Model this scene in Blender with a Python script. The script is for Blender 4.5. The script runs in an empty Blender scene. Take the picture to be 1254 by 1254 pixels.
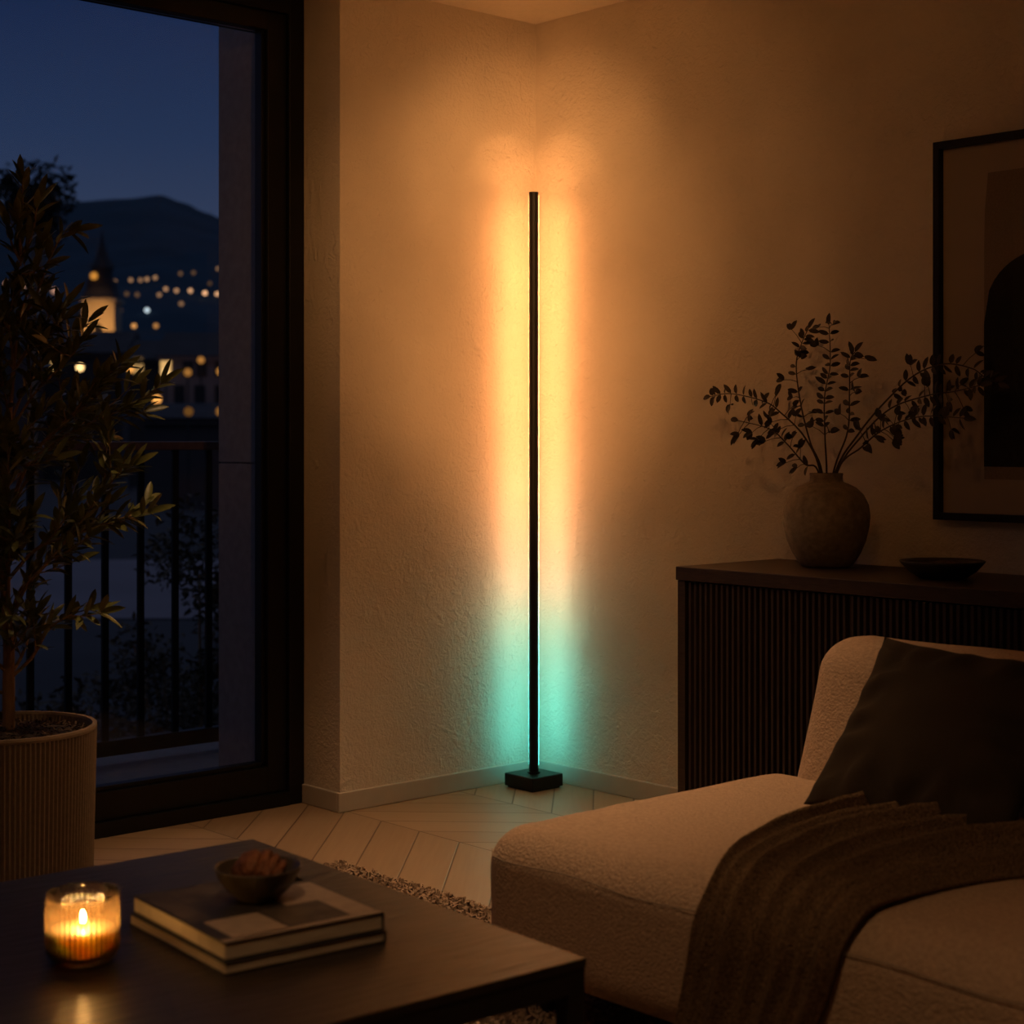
import bpy, bmesh, math, random
from mathutils import Vector, Matrix, noise
C = bpy.context.scene.collection
SC = bpy.context.scene
R = math.radians
PI = math.pi
random.seed(7)

# ------------------------------------------------------------------ camera
cd = bpy.data.cameras.new('camera'); cam = bpy.data.objects.new('camera', cd); C.objects.link(cam)
cam.location = (4.346, -4.035, 1.18)
cam.rotation_euler = (R(90), 0, R(47.922))
cd.sensor_width = 36; cd.lens = 60.0; cd.shift_y = -0.0734
cd.clip_start = 0.05; cd.clip_end = 4000
cd.dof.use_dof = True; cd.dof.focus_distance = 4.7; cd.dof.aperture_fstop = 4.0
SC.camera = cam
SC.view_settings.view_transform = 'Standard'; SC.view_settings.look = 'None'
SC.view_settings.gamma = 1; SC.view_settings.use_curve_mapping = False
SC.view_settings.exposure = 0.0
SC.cycles.use_denoising = True
SC.cycles.max_bounces = 10; SC.cycles.diffuse_bounces = 5; SC.cycles.transparent_max_bounces = 24
SC.cycles.sample_clamp_indirect = 4.0
SC.cycles.caustics_reflective = False; SC.cycles.caustics_refractive = False

# ------------------------------------------------------------------ world: dusk sky
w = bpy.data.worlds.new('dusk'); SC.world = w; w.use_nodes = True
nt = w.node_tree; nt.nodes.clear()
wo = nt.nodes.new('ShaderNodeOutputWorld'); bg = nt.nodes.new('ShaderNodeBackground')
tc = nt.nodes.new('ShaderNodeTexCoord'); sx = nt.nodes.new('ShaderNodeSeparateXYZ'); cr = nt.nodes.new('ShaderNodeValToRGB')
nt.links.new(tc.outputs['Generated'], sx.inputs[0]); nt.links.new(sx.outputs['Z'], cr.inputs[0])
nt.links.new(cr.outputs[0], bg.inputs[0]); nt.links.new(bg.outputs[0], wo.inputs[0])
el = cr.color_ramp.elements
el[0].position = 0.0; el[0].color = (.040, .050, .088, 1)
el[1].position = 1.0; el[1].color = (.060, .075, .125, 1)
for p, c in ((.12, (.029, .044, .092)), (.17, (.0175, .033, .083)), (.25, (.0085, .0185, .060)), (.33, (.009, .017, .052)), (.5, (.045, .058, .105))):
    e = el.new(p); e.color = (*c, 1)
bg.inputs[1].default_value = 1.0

# ------------------------------------------------------------------ materials
def nodes(name):
    m = bpy.data.materials.new(name); m.use_nodes = True
    return m, m.node_tree, m.node_tree.nodes['Principled BSDF']
def N(t, kind, **kw):
    n = t.nodes.new(kind)
    for k, v in kw.items(): setattr(n, k, v)
    return n
def M_(t, op, a, b=None, c=None):
    n = t.nodes.new('ShaderNodeMath'); n.operation = op
    for i, v in enumerate((a, b, c)):
        if v is None: continue
        if isinstance(v, (int, float)): n.inputs[i].default_value = v
        else: t.links.new(v, n.inputs[i])
    return n.outputs[0]
def pm(name, col, rough=.6, bump=0, scale=40, var=.15, stretch=None, metal=0, spec=.5, sheen=0, dist=.01, detail=4, vscale=None):
    m, t, b = nodes(name)
    b.inputs['Roughness'].default_value = rough; b.inputs['Metallic'].default_value = metal
    b.inputs['Specular IOR Level'].default_value = spec
    if sheen:
        b.inputs['Sheen Weight'].default_value = sheen; b.inputs['Sheen Roughness'].default_value = .5
    co = N(t, 'ShaderNodeTexCoord'); mp = N(t, 'ShaderNodeMapping')
    t.links.new(co.outputs['Object'], mp.inputs[0])
    if stretch: mp.inputs['Scale'].default_value = stretch
    nz = N(t, 'ShaderNodeTexNoise'); nz.inputs['Scale'].default_value = vscale or scale; nz.inputs['Detail'].default_value = detail
    t.links.new(mp.outputs[0], nz.inputs['Vector'])
    rp = N(t, 'ShaderNodeValToRGB'); rp.color_ramp.elements[0].position = .3; rp.color_ramp.elements[1].position = .7
    rp.color_ramp.elements[0].color = (*[c * (1 - var) for c in col], 1)
    rp.color_ramp.elements[1].color = (*[min(1, c * (1 + var)) for c in col], 1)
    t.links.new(nz.outputs[0], rp.inputs[0]); t.links.new(rp.outputs[0], b.inputs['Base Color'])
    if bump:
        n2 = N(t, 'ShaderNodeTexNoise'); n2.inputs['Scale'].default_value = scale; n2.inputs['Detail'].default_value = detail
        t.links.new(mp.outputs[0], n2.inputs['Vector'])
        bp = N(t, 'ShaderNodeBump'); bp.inputs['Strength'].default_value = bump; bp.inputs['Distance'].default_value = dist
        t.links.new(n2.outputs[0], bp.inputs['Height']); t.links.new(bp.outputs[0], b.inputs['Normal'])
    return m
def em(name, col, strength):
    m, t, b = nodes(name)
    t.nodes.remove(b); e = N(t, 'ShaderNodeEmission'); e.inputs[0].default_value = (*col, 1); e.inputs[1].default_value = strength
    t.links.new(e.outputs[0], t.nodes['Material Output'].inputs[0]); return m

def plaster(name, col):
    m, t, b = nodes(name)
    b.inputs['Roughness'].default_value = .9; b.inputs['Specular IOR Level'].default_value = .2
    co = N(t, 'ShaderNodeTexCoord')
    def nz(scale, det, rough=.5, dist=0, st=(1, 1, 1)):
        mp = N(t, 'ShaderNodeMapping'); mp.inputs['Scale'].default_value = st; t.links.new(co.outputs['Object'], mp.inputs[0])
        n = N(t, 'ShaderNodeTexNoise'); n.inputs['Scale'].default_value = scale; n.inputs['Detail'].default_value = det
        n.inputs['Roughness'].default_value = rough; n.inputs['Distortion'].default_value = dist
        t.links.new(mp.outputs[0], n.inputs['Vector']); return n.outputs[0]
    fine = nz(120, 5, .6, .6); mid = nz(38, 4, .55, 1.2); big = nz(3.5, 3)
    h = M_(t, 'ADD', M_(t, 'MULTIPLY', fine, .35), M_(t, 'MULTIPLY', mid, .55))
    # sparse trowel marks
    tr = nz(9, 2, .5, 2.0, (1, 1, .7)); tr = M_(t, 'SMOOTH_MAX', M_(t, 'SUBTRACT', tr, .62), 0, .03)
    h = M_(t, 'ADD', h, M_(t, 'MULTIPLY', tr, 1.6))
    bp = N(t, 'ShaderNodeBump'); bp.inputs['Strength'].default_value = .9; bp.inputs['Distance'].default_value = .011
    t.links.new(h, bp.inputs['Height']); t.links.new(bp.outputs[0], b.inputs['Normal'])
    rp = N(t, 'ShaderNodeValToRGB'); rp.color_ramp.elements[0].position = .3; rp.color_ramp.elements[1].position = .7
    rp.color_ramp.elements[0].color = (*[c * .93 for c in col], 1); rp.color_ramp.elements[1].color = (*[c * 1.05 for c in col], 1)
    t.links.new(big, rp.inputs[0]); t.links.new(rp.outputs[0], b.inputs['Base Color'])
    return m

def chevron():
    m, t, b = nodes('oak_chevron')
    co = N(t, 'ShaderNodeTexCoord'); s = N(t, 'ShaderNodeSeparateXYZ'); t.links.new(co.outputs['Object'], s.inputs[0])
    x, y = s.outputs['X'], s.outputs['Y']; W = .46; PW = .185
    yo = M_(t, 'ADD', y, .82)
    pp = M_(t, 'PINGPONG', yo, W); u = M_(t, 'SUBTRACT', x, pp)
    k = M_(t, 'DIVIDE', u, PW); idx = M_(t, 'FLOOR', k); fr = M_(t, 'SUBTRACT', k, idx)
    band = M_(t, 'FLOOR', M_(t, 'DIVIDE', yo, W))
    edge = M_(t, 'MINIMUM', M_(t, 'MULTIPLY', M_(t, 'MINIMUM', fr, M_(t, 'SUBTRACT', 1, fr)), PW * .707),
              M_(t, 'MINIMUM', pp, M_(t, 'SUBTRACT', W, pp)))
    seam = M_(t, 'SMOOTH_MIN', M_(t, 'DIVIDE', edge, .0035), 1, .2)
    cv = N(t, 'ShaderNodeCombineXYZ'); t.links.new(idx, cv.inputs[0]); t.links.new(band, cv.inputs[1])
    wn = N(t, 'ShaderNodeTexWhiteNoise'); t.links.new(cv.outputs[0], wn.inputs['Vector'])
    # grain runs along each plank
    par = M_(t, 'ADD', x, pp)
    gv = N(t, 'ShaderNodeCombineXYZ'); t.links.new(M_(t, 'MULTIPLY', u, 60), gv.inputs[0]); t.links.new(M_(t, 'MULTIPLY', par, 3), gv.inputs[1]); t.links.new(M_(t, 'MULTIPLY', wn.outputs[0], 40), gv.inputs[2])
    gn = N(t, 'ShaderNodeTexNoise'); gn.inputs['Scale'].default_value = 1; gn.inputs['Detail'].default_value = 4; t.links.new(gv.outputs[0], gn.inputs['Vector'])
    f = M_(t, 'ADD', M_(t, 'MULTIPLY', wn.outputs[0], .5), M_(t, 'MULTIPLY', gn.outputs[0], .5))
    rp = N(t, 'ShaderNodeValToRGB'); rp.color_ramp.elements[0].position = .15; rp.color_ramp.elements[1].position = .85
    rp.color_ramp.elements[0].color = (.33, .225, .135, 1); rp.color_ramp.elements[1].color = (.46, .335, .215, 1)
    t.links.new(f, rp.inputs[0])
    mx = N(t, 'ShaderNodeMix', data_type='RGBA'); mx.inputs[6].default_value = (.10, .06, .035, 1)
    t.links.new(seam, mx.inputs[0]); t.links.new(rp.outputs[0], mx.inputs[7]); t.links.new(mx.outputs[2], b.inputs['Base Color'])
    b.inputs['Roughness'].default_value = .42
    bp = N(t, 'ShaderNodeBump'); bp.inputs['Strength'].default_value = .4; bp.inputs['Distance'].default_value = .004
    t.links.new(M_(t, 'ADD', seam, M_(t, 'MULTIPLY', gn.outputs[0], .15)), bp.inputs['Height']); t.links.new(bp.outputs[0], b.inputs['Normal'])
    return m

def pane_mat(name, tint=(1, 1, 1), rough=0.0, ior=1.45):
    m, t, b = nodes(name); t.nodes.remove(b)
    tr = N(t, 'ShaderNodeBsdfTransparent'); tr.inputs[0].default_value = (*tint, 1)
    gl = N(t, 'ShaderNodeBsdfGlossy'); gl.inputs['Roughness'].default_value = rough
    lw = N(t, 'ShaderNodeFresnel'); lw.inputs[0].default_value = ior
    mx = N(t, 'ShaderNodeMixShader'); t.links.new(lw.outputs[0], mx.inputs[0])
    t.links.new(tr.outputs[0], mx.inputs[1]); t.links.new(gl.outputs[0], mx.inputs[2])
    t.links.new(mx.outputs[0], t.nodes['Material Output'].inputs[0]); return m

def strip_mat():
    m, t, b = nodes('led_gradient'); t.nodes.remove(b)
    co = N(t, 'ShaderNodeTexCoord'); s = N(t, 'ShaderNodeSeparateXYZ'); t.links.new(co.outputs['Object'], s.inputs[0])
    f = M_(t, 'DIVIDE', s.outputs['Z'], 2.0)
    r = N(t, 'ShaderNodeValToRGB'); els = r.color_ramp.elements
    stops = [(.03, (.05, .42, .38)), (.14, (.070, .48, .43)), (.24, (.16, .48, .39)), (.33, (.47, .42, .27)), (.43, (.82, .41, .20)),
             (.60, (1.0, .385, .140)), (.80, (1.0, .385, .130)), (1.0, (1.0, .38, .12))]
    els[0].position, els[0].color = stops[0][0], (*stops[0][1], 1)
    els[1].position, els[1].color = stops[-1][0], (*stops[-1][1], 1)
    for p, c in stops[1:-1]:
        e = els.new(p); e.color = (*c, 1)
    t.links.new(f, r.inputs[0])
    e = N(t, 'ShaderNodeEmission'); e.inputs[1].default_value = STRIP; t.links.new(r.outputs[0], e.inputs[0])
    t.links.new(e.outputs[0], t.nodes['Material Output'].inputs[0]); return m
STRIP = 20.5

# ------------------------------------------------------------------ mesh helpers
class MB:
    def __init__(s): s.v = []; s.f = []; s.mi = []
    def add(s, vs, fs, mi=0):
        o = len(s.v); s.v += [tuple(v) for v in vs]; s.f += [tuple(i + o for i in f) for f in fs]; s.mi += [mi] * len(fs)
    def box(s, x0, x1, y0, y1, z0, z1, mi=0):
        s.add([(x, y, z) for z in (z0, z1) for y in (y0, y1) for x in (x0, x1)],
              [(0, 2, 3, 1), (4, 5, 7, 6), (0, 1, 5, 4), (2, 6, 7, 3), (0, 4, 6, 2), (1, 3, 7, 5)], mi)
    def tube(s, pts, rads, n=8, mi=0, cap=True):
        pts = [Vector(p) for p in pts]; rings = []; base = len(s.v)
        up = Vector((0, 0, 1))
        prev = None
        for i, p in enumerate(pts):
            d = (pts[min(i + 1, len(pts) - 1)] - pts[max(i - 1, 0)]).normalized()
            if prev is None:
                a = d.cross(up) if abs(d.z) < .95 else d.cross(Vector((1, 0, 0)))
            else: a = prev - d * prev.dot(d)
            a.normalize(); prev = a; b = d.cross(a)
            r = rads[i] if isinstance(rads, (list, tuple)) else rads
            for k in range(n):
                t = 2 * PI * k / n; s.v.append(tuple(p + (a * math.cos(t) + b * math.sin(t)) * r))
        for i in range(len(pts) - 1):
            for k in range(n):
                q = (base + i * n + k, base + i * n + (k + 1) % n, base + (i + 1) * n + (k + 1) % n, base + (i + 1) * n + k)
                s.f.append(q); s.mi.append(mi)
        if cap:
            s.f.append(tuple(base + k for k in reversed(range(n)))); s.mi.append(mi)
            s.f.append(tuple(base + (len(pts) - 1) * n + k for k in range(n))); s.mi.append(mi)
    def lathe(s, prof, n=48, mi=0, rad=None):
        base = len(s.v)
        for (r, z) in prof:
            for k in range(n):
                t = 2 * PI * k / n; rr = rad(r, z, t) if rad else r
                s.v.append((rr * math.cos(t), rr * math.sin(t), z))
        for i in range(len(prof) - 1):
            for k in range(n):
                s.f.append((base + i * n + k, base + i * n + (k + 1) % n, base + (i + 1) * n + (k + 1) % n, base + (i + 1) * n + k)); s.mi.append(mi)
    def grid(s, fn, nu, nv, mi=0):
        base = len(s.v)
        for j in range(nv + 1):
            for i in range(nu + 1): s.v.append(tuple(fn(i / nu, j / nv)))
        for j in range(nv):
            for i in range(nu):
                a = base + j * (nu + 1) + i; s.f.append((a, a + 1, a + nu + 2, a + nu + 1)); s.mi.append(mi)
    def build(s, name, mats, parent=None, smooth=False, loc=None, merge=0, bevel=0, recalc=True):
        me = bpy.data.meshes.new(name); me.from_pydata(s.v, [], s.f)
        for m in (mats if isinstance(mats, (list, tuple)) else [mats]): me.materials.append(m)
        me.polygons.foreach_set('material_index', s.mi)
        if merge or recalc or bevel:
            bm = bmesh.new(); bm.from_mesh(me)
            if merge: bmesh.ops.remove_doubles(bm, verts=bm.verts, dist=merge)
            if recalc: bmesh.ops.recalc_face_normals(bm, faces=bm.faces)
            if bevel:
                es = [e for e in bm.edges if len(e.link_faces) == 2 and e.calc_face_angle() > .6]
                bmesh.ops.bevel(bm, geom=es, offset=bevel, segments=2, profile=.5, affect='EDGES', clamp_overlap=True)
            bm.to_mesh(me); bm.free()
        if smooth: me.polygons.foreach_set('use_smooth', [True] * len(me.polygons))
        o = bpy.data.objects.new(name, me); C.objects.link(o)
        if parent: o.parent = parent
        if loc: o.location = loc
        return o

def tag(o, label, cat, group=None, kind=None):
    o['label'] = label; o['category'] = cat
    if group: o['group'] = group
    if kind: o['kind'] = kind
    return o
def thing(name, label, cat, loc, rz=0, group=None):
    o = bpy.data.objects.new(name, None); C.objects.link(o); o.location = loc; o.rotation_euler = (0, 0, rz)
    o.empty_display_size = .1
    return tag(o, label, cat, group)
def struct(o, label, cat):
    o['kind'] = 'structure'; o['label'] = label; o['category'] = cat; return o
def rbox(hx, hy, hz, r, n=14, fn=None):
    """rounded box, optionally displaced by fn(p, normal)"""
    b = MB()
    def ticks(h):
        k = 7; e = [r * (1 - math.tan(PI / 4 * (k - i) / k)) for i in range(k)]
        L = [-h + q for q in e]; inner = [-(h - r) + 2 * (h - r) * i / n for i in range(n + 1)]
        return L + inner + [-q for q in reversed(L)]
    H = (hx, hy, hz); T = [ticks(h) for h in H]
    def mapp(p):
        q = Vector([max(-(H[i] - r), min(H[i] - r, p[i])) for i in range(3)]); d = Vector(p) - q
        if d.length < 1e-9: return Vector(p), Vector((0, 0, 1))
        nn = d.normalized(); return q + nn * r, nn
    for ax in range(3):
        u, v = (ax + 1) % 3, (ax + 2) % 3
        for sg in (-1, 1):
            vs = []; nu, nv = len(T[u]), len(T[v])
            for b_ in T[v]:
                for a_ in T[u]:
                    p = [0, 0, 0]; p[ax] = sg * H[ax]; p[u] = a_; p[v] = b_
                    q, nn = mapp(p)
                    if fn: q = fn(q, nn)
                    vs.append(q)
            fs = [(j * nu + i, j * nu + i + 1, (j + 1) * nu + i + 1, (j + 1) * nu + i) for j in range(nv - 1) for i in range(nu - 1)]
            b.add(vs, fs)
    return b
def nz3(p, s): return noise.noise(Vector(p) * s)

def leaf(b, base, d, up, L, Wd, mi=0, curl=.15, nseg=5):
    d = d.normalized(); side = d.cross(up)
    if side.length < 1e-4: side = d.cross(Vector((1, 0, 0)))
    side.normalize(); n = side.cross(d)
    vs = []; fs = []
    for i in range(nseg + 1):
        t = i / nseg; wv = Wd * .5 * max(.04, 1 - abs(2 * t ** .9 - 1) ** 2.3) ** .75
        c = base + d * (L * t) - n * (curl * L * t * t)
        vs += [c - side * wv + n * wv * .35, c, c + side * wv + n * wv * .35]
    for i in range(nseg):
        a = i * 3; fs += [(a, a + 1, a + 4, a + 3), (a + 1, a + 2, a + 5, a + 4)]
    b.add(vs, fs, mi)
def interp(pts, t):
    pts = [Vector(p) for p in pts]; n = len(pts) - 1; f = min(max(t, 0), .9999) * n; i = int(f); u = f - i
    p0, p1, p2, p3 = pts[max(i - 1, 0)], pts[i], pts[i + 1], pts[min(i + 2, n)]
    return .5 * ((2 * p1) + (p2 - p0) * u + (2 * p0 - 5 * p1 + 4 * p2 - p3) * u * u + (3 * p1 - p0 - 3 * p2 + p3) * u ** 3)

# ------------------------------------------------------------------ material set
PL = plaster('warm_plaster', (.74, .65, .54))
CEIL = pm('ceiling_paint', (.82, .74, .63), .9, .15, 60, .03)
FLOOR = chevron()
BASEB = pm('baseboard_paint', (.52, .47, .40), .55, 0, 20, .03)
BLACK = pm('black_metal', (.010, .009, .008), .5, .05, 200, .1, spec=.3)
FRAME = pm('black_anodised_frame', (.006, .006, .0065), .42, .03, 150, .1, spec=.35)
CONC = pm('grey_concrete', (.27, .26, .26), .85, .2, 30, .12)
TILE = pm('terrace_stone', (.20, .19, .19), .8, .2, 14, .12)
PANE = pane_mat('window_glass', ior=1.22)
SOFA = pm('beige_boucle', (.50, .355, .235), .95, .8, 170, .13, dist=.007, vscale=110)
PIPE = pm('beige_seam', (.33, .25, .18), .95, .2, 200, .08)
PILLOW = pm('dark_olive_linen', (.040, .028, .016), .95, .5, 420, .15, spec=.2, dist=.003)
THROW = pm('brown_wool', (.200, .128, .070), 1.0, 1.0, 240, .45, spec=.1, dist=.008, vscale=190)
WALNUT = pm('dark_stained_wood', (.036, .022, .014), .42, .12, 30, .35, stretch=(1, 12, 12), dist=.004)
SLAT = pm('dark_slat_wood', (.030, .017, .011), .5, .12, 30, .3, stretch=(14, 14, 1), dist=.003)
TABLE = pm('black_brown_oak', (.014, .0085, .005), .40, .55, 12, .5, stretch=(6, .9, 1), dist=.006, spec=.85)
TBLACK = pm('table_black_frame', (.014, .012, .010), .5, .05, 60, .1)
CERAM = pm('stone_ceramic', (.32, .25, .165), .85, .35, 55, .25, dist=.006)
DKCER = pm('dark_ceramic', (.045, .037, .028), .4, .15, 60, .2)
BOWLM = pm('brown_glazed_bowl', (.080, .060, .038), .35, .15, 60, .2)
POT = pm('ribbed_stone_pot', (.20, .14, .09), .85, .12, 90, .1)
SOIL = pm('bark_mulch', (.075, .045, .026), .9, .4, 60, .5)
SOILD = pm('soil', (.022, .015, .010), 1, .5, 60, .4)
BARK = pm('olive_bark', (.27, .165, .09), .9, .6, 60, .3, stretch=(1, 1, .25))
TWIG = pm('olive_twig', (.27, .175, .085), .85, .2, 60, .25)
OLEAF = pm('olive_leaf', (.110, .118, .034), .38, .1, 60, .4, vscale=14)
VLEAF = pm('dried_leaf', (.040, .026, .014), .6, .1, 60, .35, vscale=18)
VTWIG = pm('dark_twig', (.060, .038, .022), .8, .1, 60, .2)
PAPER = pm('page_edges', (.60, .50, .36), .85, .4, 8, .06, stretch=(2, 2, 160))
COVER = pm('book_cover_dark', (.030, .026, .022), .5, .05, 60, .2)
COVP = pm('book_cover_pale', (.40, .31, .23), .6, .03, 40, .12)
COVM = pm('book_cover_photo_grey', (.075, .060, .047), .55, .03, 40, .6, vscale=22)
COOKIE = pm('brown_crinkled_biscuit', (.19, .068, .025), .6, 1.0, 45, .5, dist=.01)
WAXM = pm('cream_wax', (.80, .62, .40), .55, .03, 30, .04)
MAT = pm('picture_mat_board', (.62, .50, .39), .9, .05, 300, .03)
ARTBG = pm('art_taupe_ground', (.38, .29, .21), .9, .1, 200, .12)
ARTDK = pm('art_charcoal_ink', (.030, .026, .022), .9, .15, 180, .3)
RUG = pm('rug_backing', (.20, .135, .085), 1, .6, 120, .3)
RUGP = pm('rug_pile', (.33, .235, .16), 1, .3, 90, .45, vscale=70)
HILL = pm('wooded_hill', (.008, .042, .075), 1, 0, .02, .2)
GROUND = pm('garden_ground', (.045, .042, .045), 1, 0, .3, .2)
STREET = pm('street_paving', (.20, .17, .185), .8, 0, .5, .1)
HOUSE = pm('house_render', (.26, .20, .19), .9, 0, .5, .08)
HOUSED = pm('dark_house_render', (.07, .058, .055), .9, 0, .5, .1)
ROOF = pm('dark_roof_tiles', (.05, .045, .05), .9, 0, 1, .2)
DARKW = pm('dark_window_glass', (.006, .006, .008), .3, 0, 1, .05)
STONE = pm('tower_stone', (.42, .34, .24), .9, .1, .8, .1)
SPIRE = pm('spire_slate', (.035, .032, .035), .8, 0, 1, .2)
BUSH = pm('shrub_leaf', (.060, .042, .020), .6, 0, 3, .5)
DTREE = pm('dark_tree_leaf', (.014, .018, .014), .9, 0, 1, .4)
W1 = em('lit_window', (1, .60, .22), 1.3)

# ================================================================== THE SETTING
b = MB(); b.box(-.30, 6.3, -5.6, .25, -.2, 0); struct(b.build('floor', FLOOR), 'pale oak chevron parquet floor', 'floor')
b = MB(); b.box(-.30, 6.3, -5.6, .25, 2.613, 2.75); struct(b.build('ceiling', CEIL), 'plain warm plaster ceiling', 'ceiling')
b = MB(); b.box(0, 6.3, 0, .25, 0, 2.613); struct(b.build('wall_right', PL), 'textured plaster wall behind the sideboard', 'wall')
b = MB(); b.box(-.30, 0, -.84, .25, 0, 2.613); struct(b.build('wall_left', PL), 'textured plaster wall between window and corner', 'wall')
b = MB(); b.box(-.30, 0, -5.6, -3.40, 0, 2.613); struct(b.build('wall_window_side', PL), 'plaster wall beyond the sliding door', 'wall')
b = MB(); b.box(6.1, 6.3, -5.6, 0, 0, 2.613); struct(b.build('wall_far_side', PL), 'plaster wall behind the viewer', 'wall')
b = MB(); b.box(0, 6.1, -5.6, -5.4, 0, 2.613); struct(b.build('wall_rear', PL), 'plaster wall at the rear of the room', 'wall')
def baseboard(name, x0, x1, y0, y1, lab):
    m = MB(); m.box(x0, x1, y0, y1, 0, .062); struct(m.build(name, BASEB, bevel=.003), lab, 'baseboard')
baseboard('baseboard_left', 0, .013, -.853, 0, 'pale baseboard left of the lamp')
baseboard('baseboard_right', .013, 6.1, -.013, 0, 'pale baseboard under the right wall')
baseboard('baseboard_reveal', -.19, 0, -.853, -.84, 'short baseboard on the window reveal')

# sliding door: outer frame + sash frame + pane
dr = bpy.data.objects.new('door_1', None); C.objects.link(dr); struct(dr, 'black framed glass sliding door to the terrace', 'door')
m = MB()
m.box(-.28, -.19, -.90, -.842, 0, 2.612); m.box(-.28, -.19, -3.40, -3.34, 0, 2.612)
m.box(-.28, -.19, -3.34, -.90, 2.535, 2.612); m.box(-.28, -.185, -3.34, -.90, 0, .045)
m.build('door_frame', FRAME, dr, bevel=.003)
m = MB()
m.box(-.275, -.205, -.972, -.902, .046, 2.534); m.box(-.275, -.205, -3.338, -3.27, .046, 2.534)
m.box(-.275, -.205, -3.27, -.972, 2.475, 2.534); m.box(-.275, -.205, -3.27, -.972, .046, .13)
m.box(-.262, -.222, -.985, -.972, .13, 2.475); m.box(-.262, -.222, -3.27, -.972, .13, .143)
m.build('sash_frame', FRAME, dr, bevel=.002)
m = MB(); m.box(-.246, -.238, -3.268, -.974, .132, 2.473); m.build('glass_pane', PANE, dr)

# terrace and outer wall
b = MB(); b.box(-.60, -.30, -.905, 4.0, -1.5, 1.090); b.box(-.595, -.30, -.899, 4.0, 1.090, 1.096); b.box(-.60, -.30, -.905, 4.0, 1.096, 5.0); struct(b.build('wall_exterior', CONC), 'grey concrete outer wall beside the door', 'wall')
b = MB(); b.box(-.60, -.30, -5.6, -3.42, -1.5, 5.0); struct(b.build('wall_exterior_far', CONC), 'grey concrete outer wall past the door', 'wall')
b = MB(); b.box(-1.36, -.605, -5.6, 4.0, -.25, -.005); b.box(-.605, -.302, -3.4, -.906, -.25, -.005); struct(b.build('floor_terrace', TILE), 'grey stone terrace floor outside', 'floor')
rl = thing('balcony_railing', 'black metal terrace railing with upright bars outside the glass door', 'railing', (-1.2, -1.2, -.005))
m = MB(); m.box(-.03, .03, -2.6, 2.4, 1.136, 1.168); m.build('top_rail', pm('rail_bronze', (.16, .10, .08), .35), rl, bevel=.004)
m = MB(); m.box(-.02, .02, -2.6, 2.4, .035, .09); m.build('bottom_rail', BLACK, rl, bevel=.003)
bal = None
for k in range(33):
    y = -2.3 + .1445 * k
    if bal is None:
        m = MB(); m.box(-.006, .006, -.0125, .0125, .09, 1.136); bal = m.build('baluster', BLACK, rl); o = bal
    else:
        o = bal.copy(); C.objects.link(o); o.parent = rl
    o.location = (0, y + .04, 0)
for y in (-2.5, 2.3):
    m = MB(); m.box(-.02, .02, y - .02, y + .02, 0, 1.125); m.build('post', BLACK, rl)

# added ceiling downlights, out of view, to brighten sofa, floor and table
def fill_downlight(x, y, power, cone, lab):
    t = thing('added_downlight', lab, 'added fill light', (x, y, 2.613), 0, 'added ceiling fill lights')
    m = MB(); m.lathe([(.038, -.001), (.052, -.001), (.055, -.004), (.052, -.008), (.040, -.006), (.038, -.001)], 40); m.build('trim_ring', BLACK, t, smooth=True)
    l = bpy.data.lights.new('added_downlight_bulb', 'SPOT'); l.energy = power; l.color = (1, .57, .28); l.spot_size = R(cone); l.spot_blend = 1.0; l.shadow_soft_size = .035
    o = bpy.data.objects.new('added_downlight_bulb', l); C.objects.link(o); o.parent = t; o.location = (0, 0, -.045)
fill_downlight(1.14, -1.34, 108, 74, 'added unseen ceiling fill light above the sofa end')
fill_downlight(2.9, -3.3, 38, 140, 'added unseen ceiling fill light over the near end of the coffee table')
# added unseen spots aimed at the lamp corner, widening its wall glow
def fill_spotlight(x, y, z, tgt, power, cone, lab):
    t = thing('added_spotlight', lab, 'added fill light', (x, y, 2.612))
    d = (Vector(tgt) - Vector((x, y, z))).normalized()
    m = MB(); m.tube([(0, 0, z - 2.612), (0, 0, -.012)], .008, 12); m.build('stem', BLACK, t)
    m = MB(); m.tube([(0, 0, -.012), (0, 0, 0)], .045, 24); m.build('ceiling_rose', BLACK, t)
    m = MB(); q = Vector((0, 0, z - 2.612)); m.tube([q - d * .05, q + d * .07], .033, 24, cap=False); m.tube([q - d * .052, q - d * .049], .033, 24); m.build('spot_head', BLACK, t)
    for pw, cn in zip(power, cone):
        l = bpy.data.lights.new('added_spot_bulb', 'SPOT'); l.energy = pw; l.color = (1, .45, .145); l.spot_size = R(cn); l.spot_blend = 1.0; l.shadow_soft_size = .06
        o = bpy.data.objects.new('added_spot_bulb', l); C.objects.link(o); o.parent = t; o.location = q + d * .072
        o.rotation_euler = d.to_track_quat('-Z', 'Y').to_euler()
fill_spotlight(2.6, -2.6, 2.45, (.02, -.12, 1.68), (128, 46, 9), (28, 46, 84), 'added unseen fill spot turned to the whole floor lamp corner')
fill_spotlight(2.74, -2.46, 2.45, (.05, -.09, 2.08), (150,), (18,), 'added unseen fill spot turned to the wall above the floor lamp top')
fill_spotlight(2.46, -2.74, 2.45, (.05, -.07, 1.25), (120,), (19,), 'added unseen fill spot turned to the middle of the floor lamp')

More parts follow.
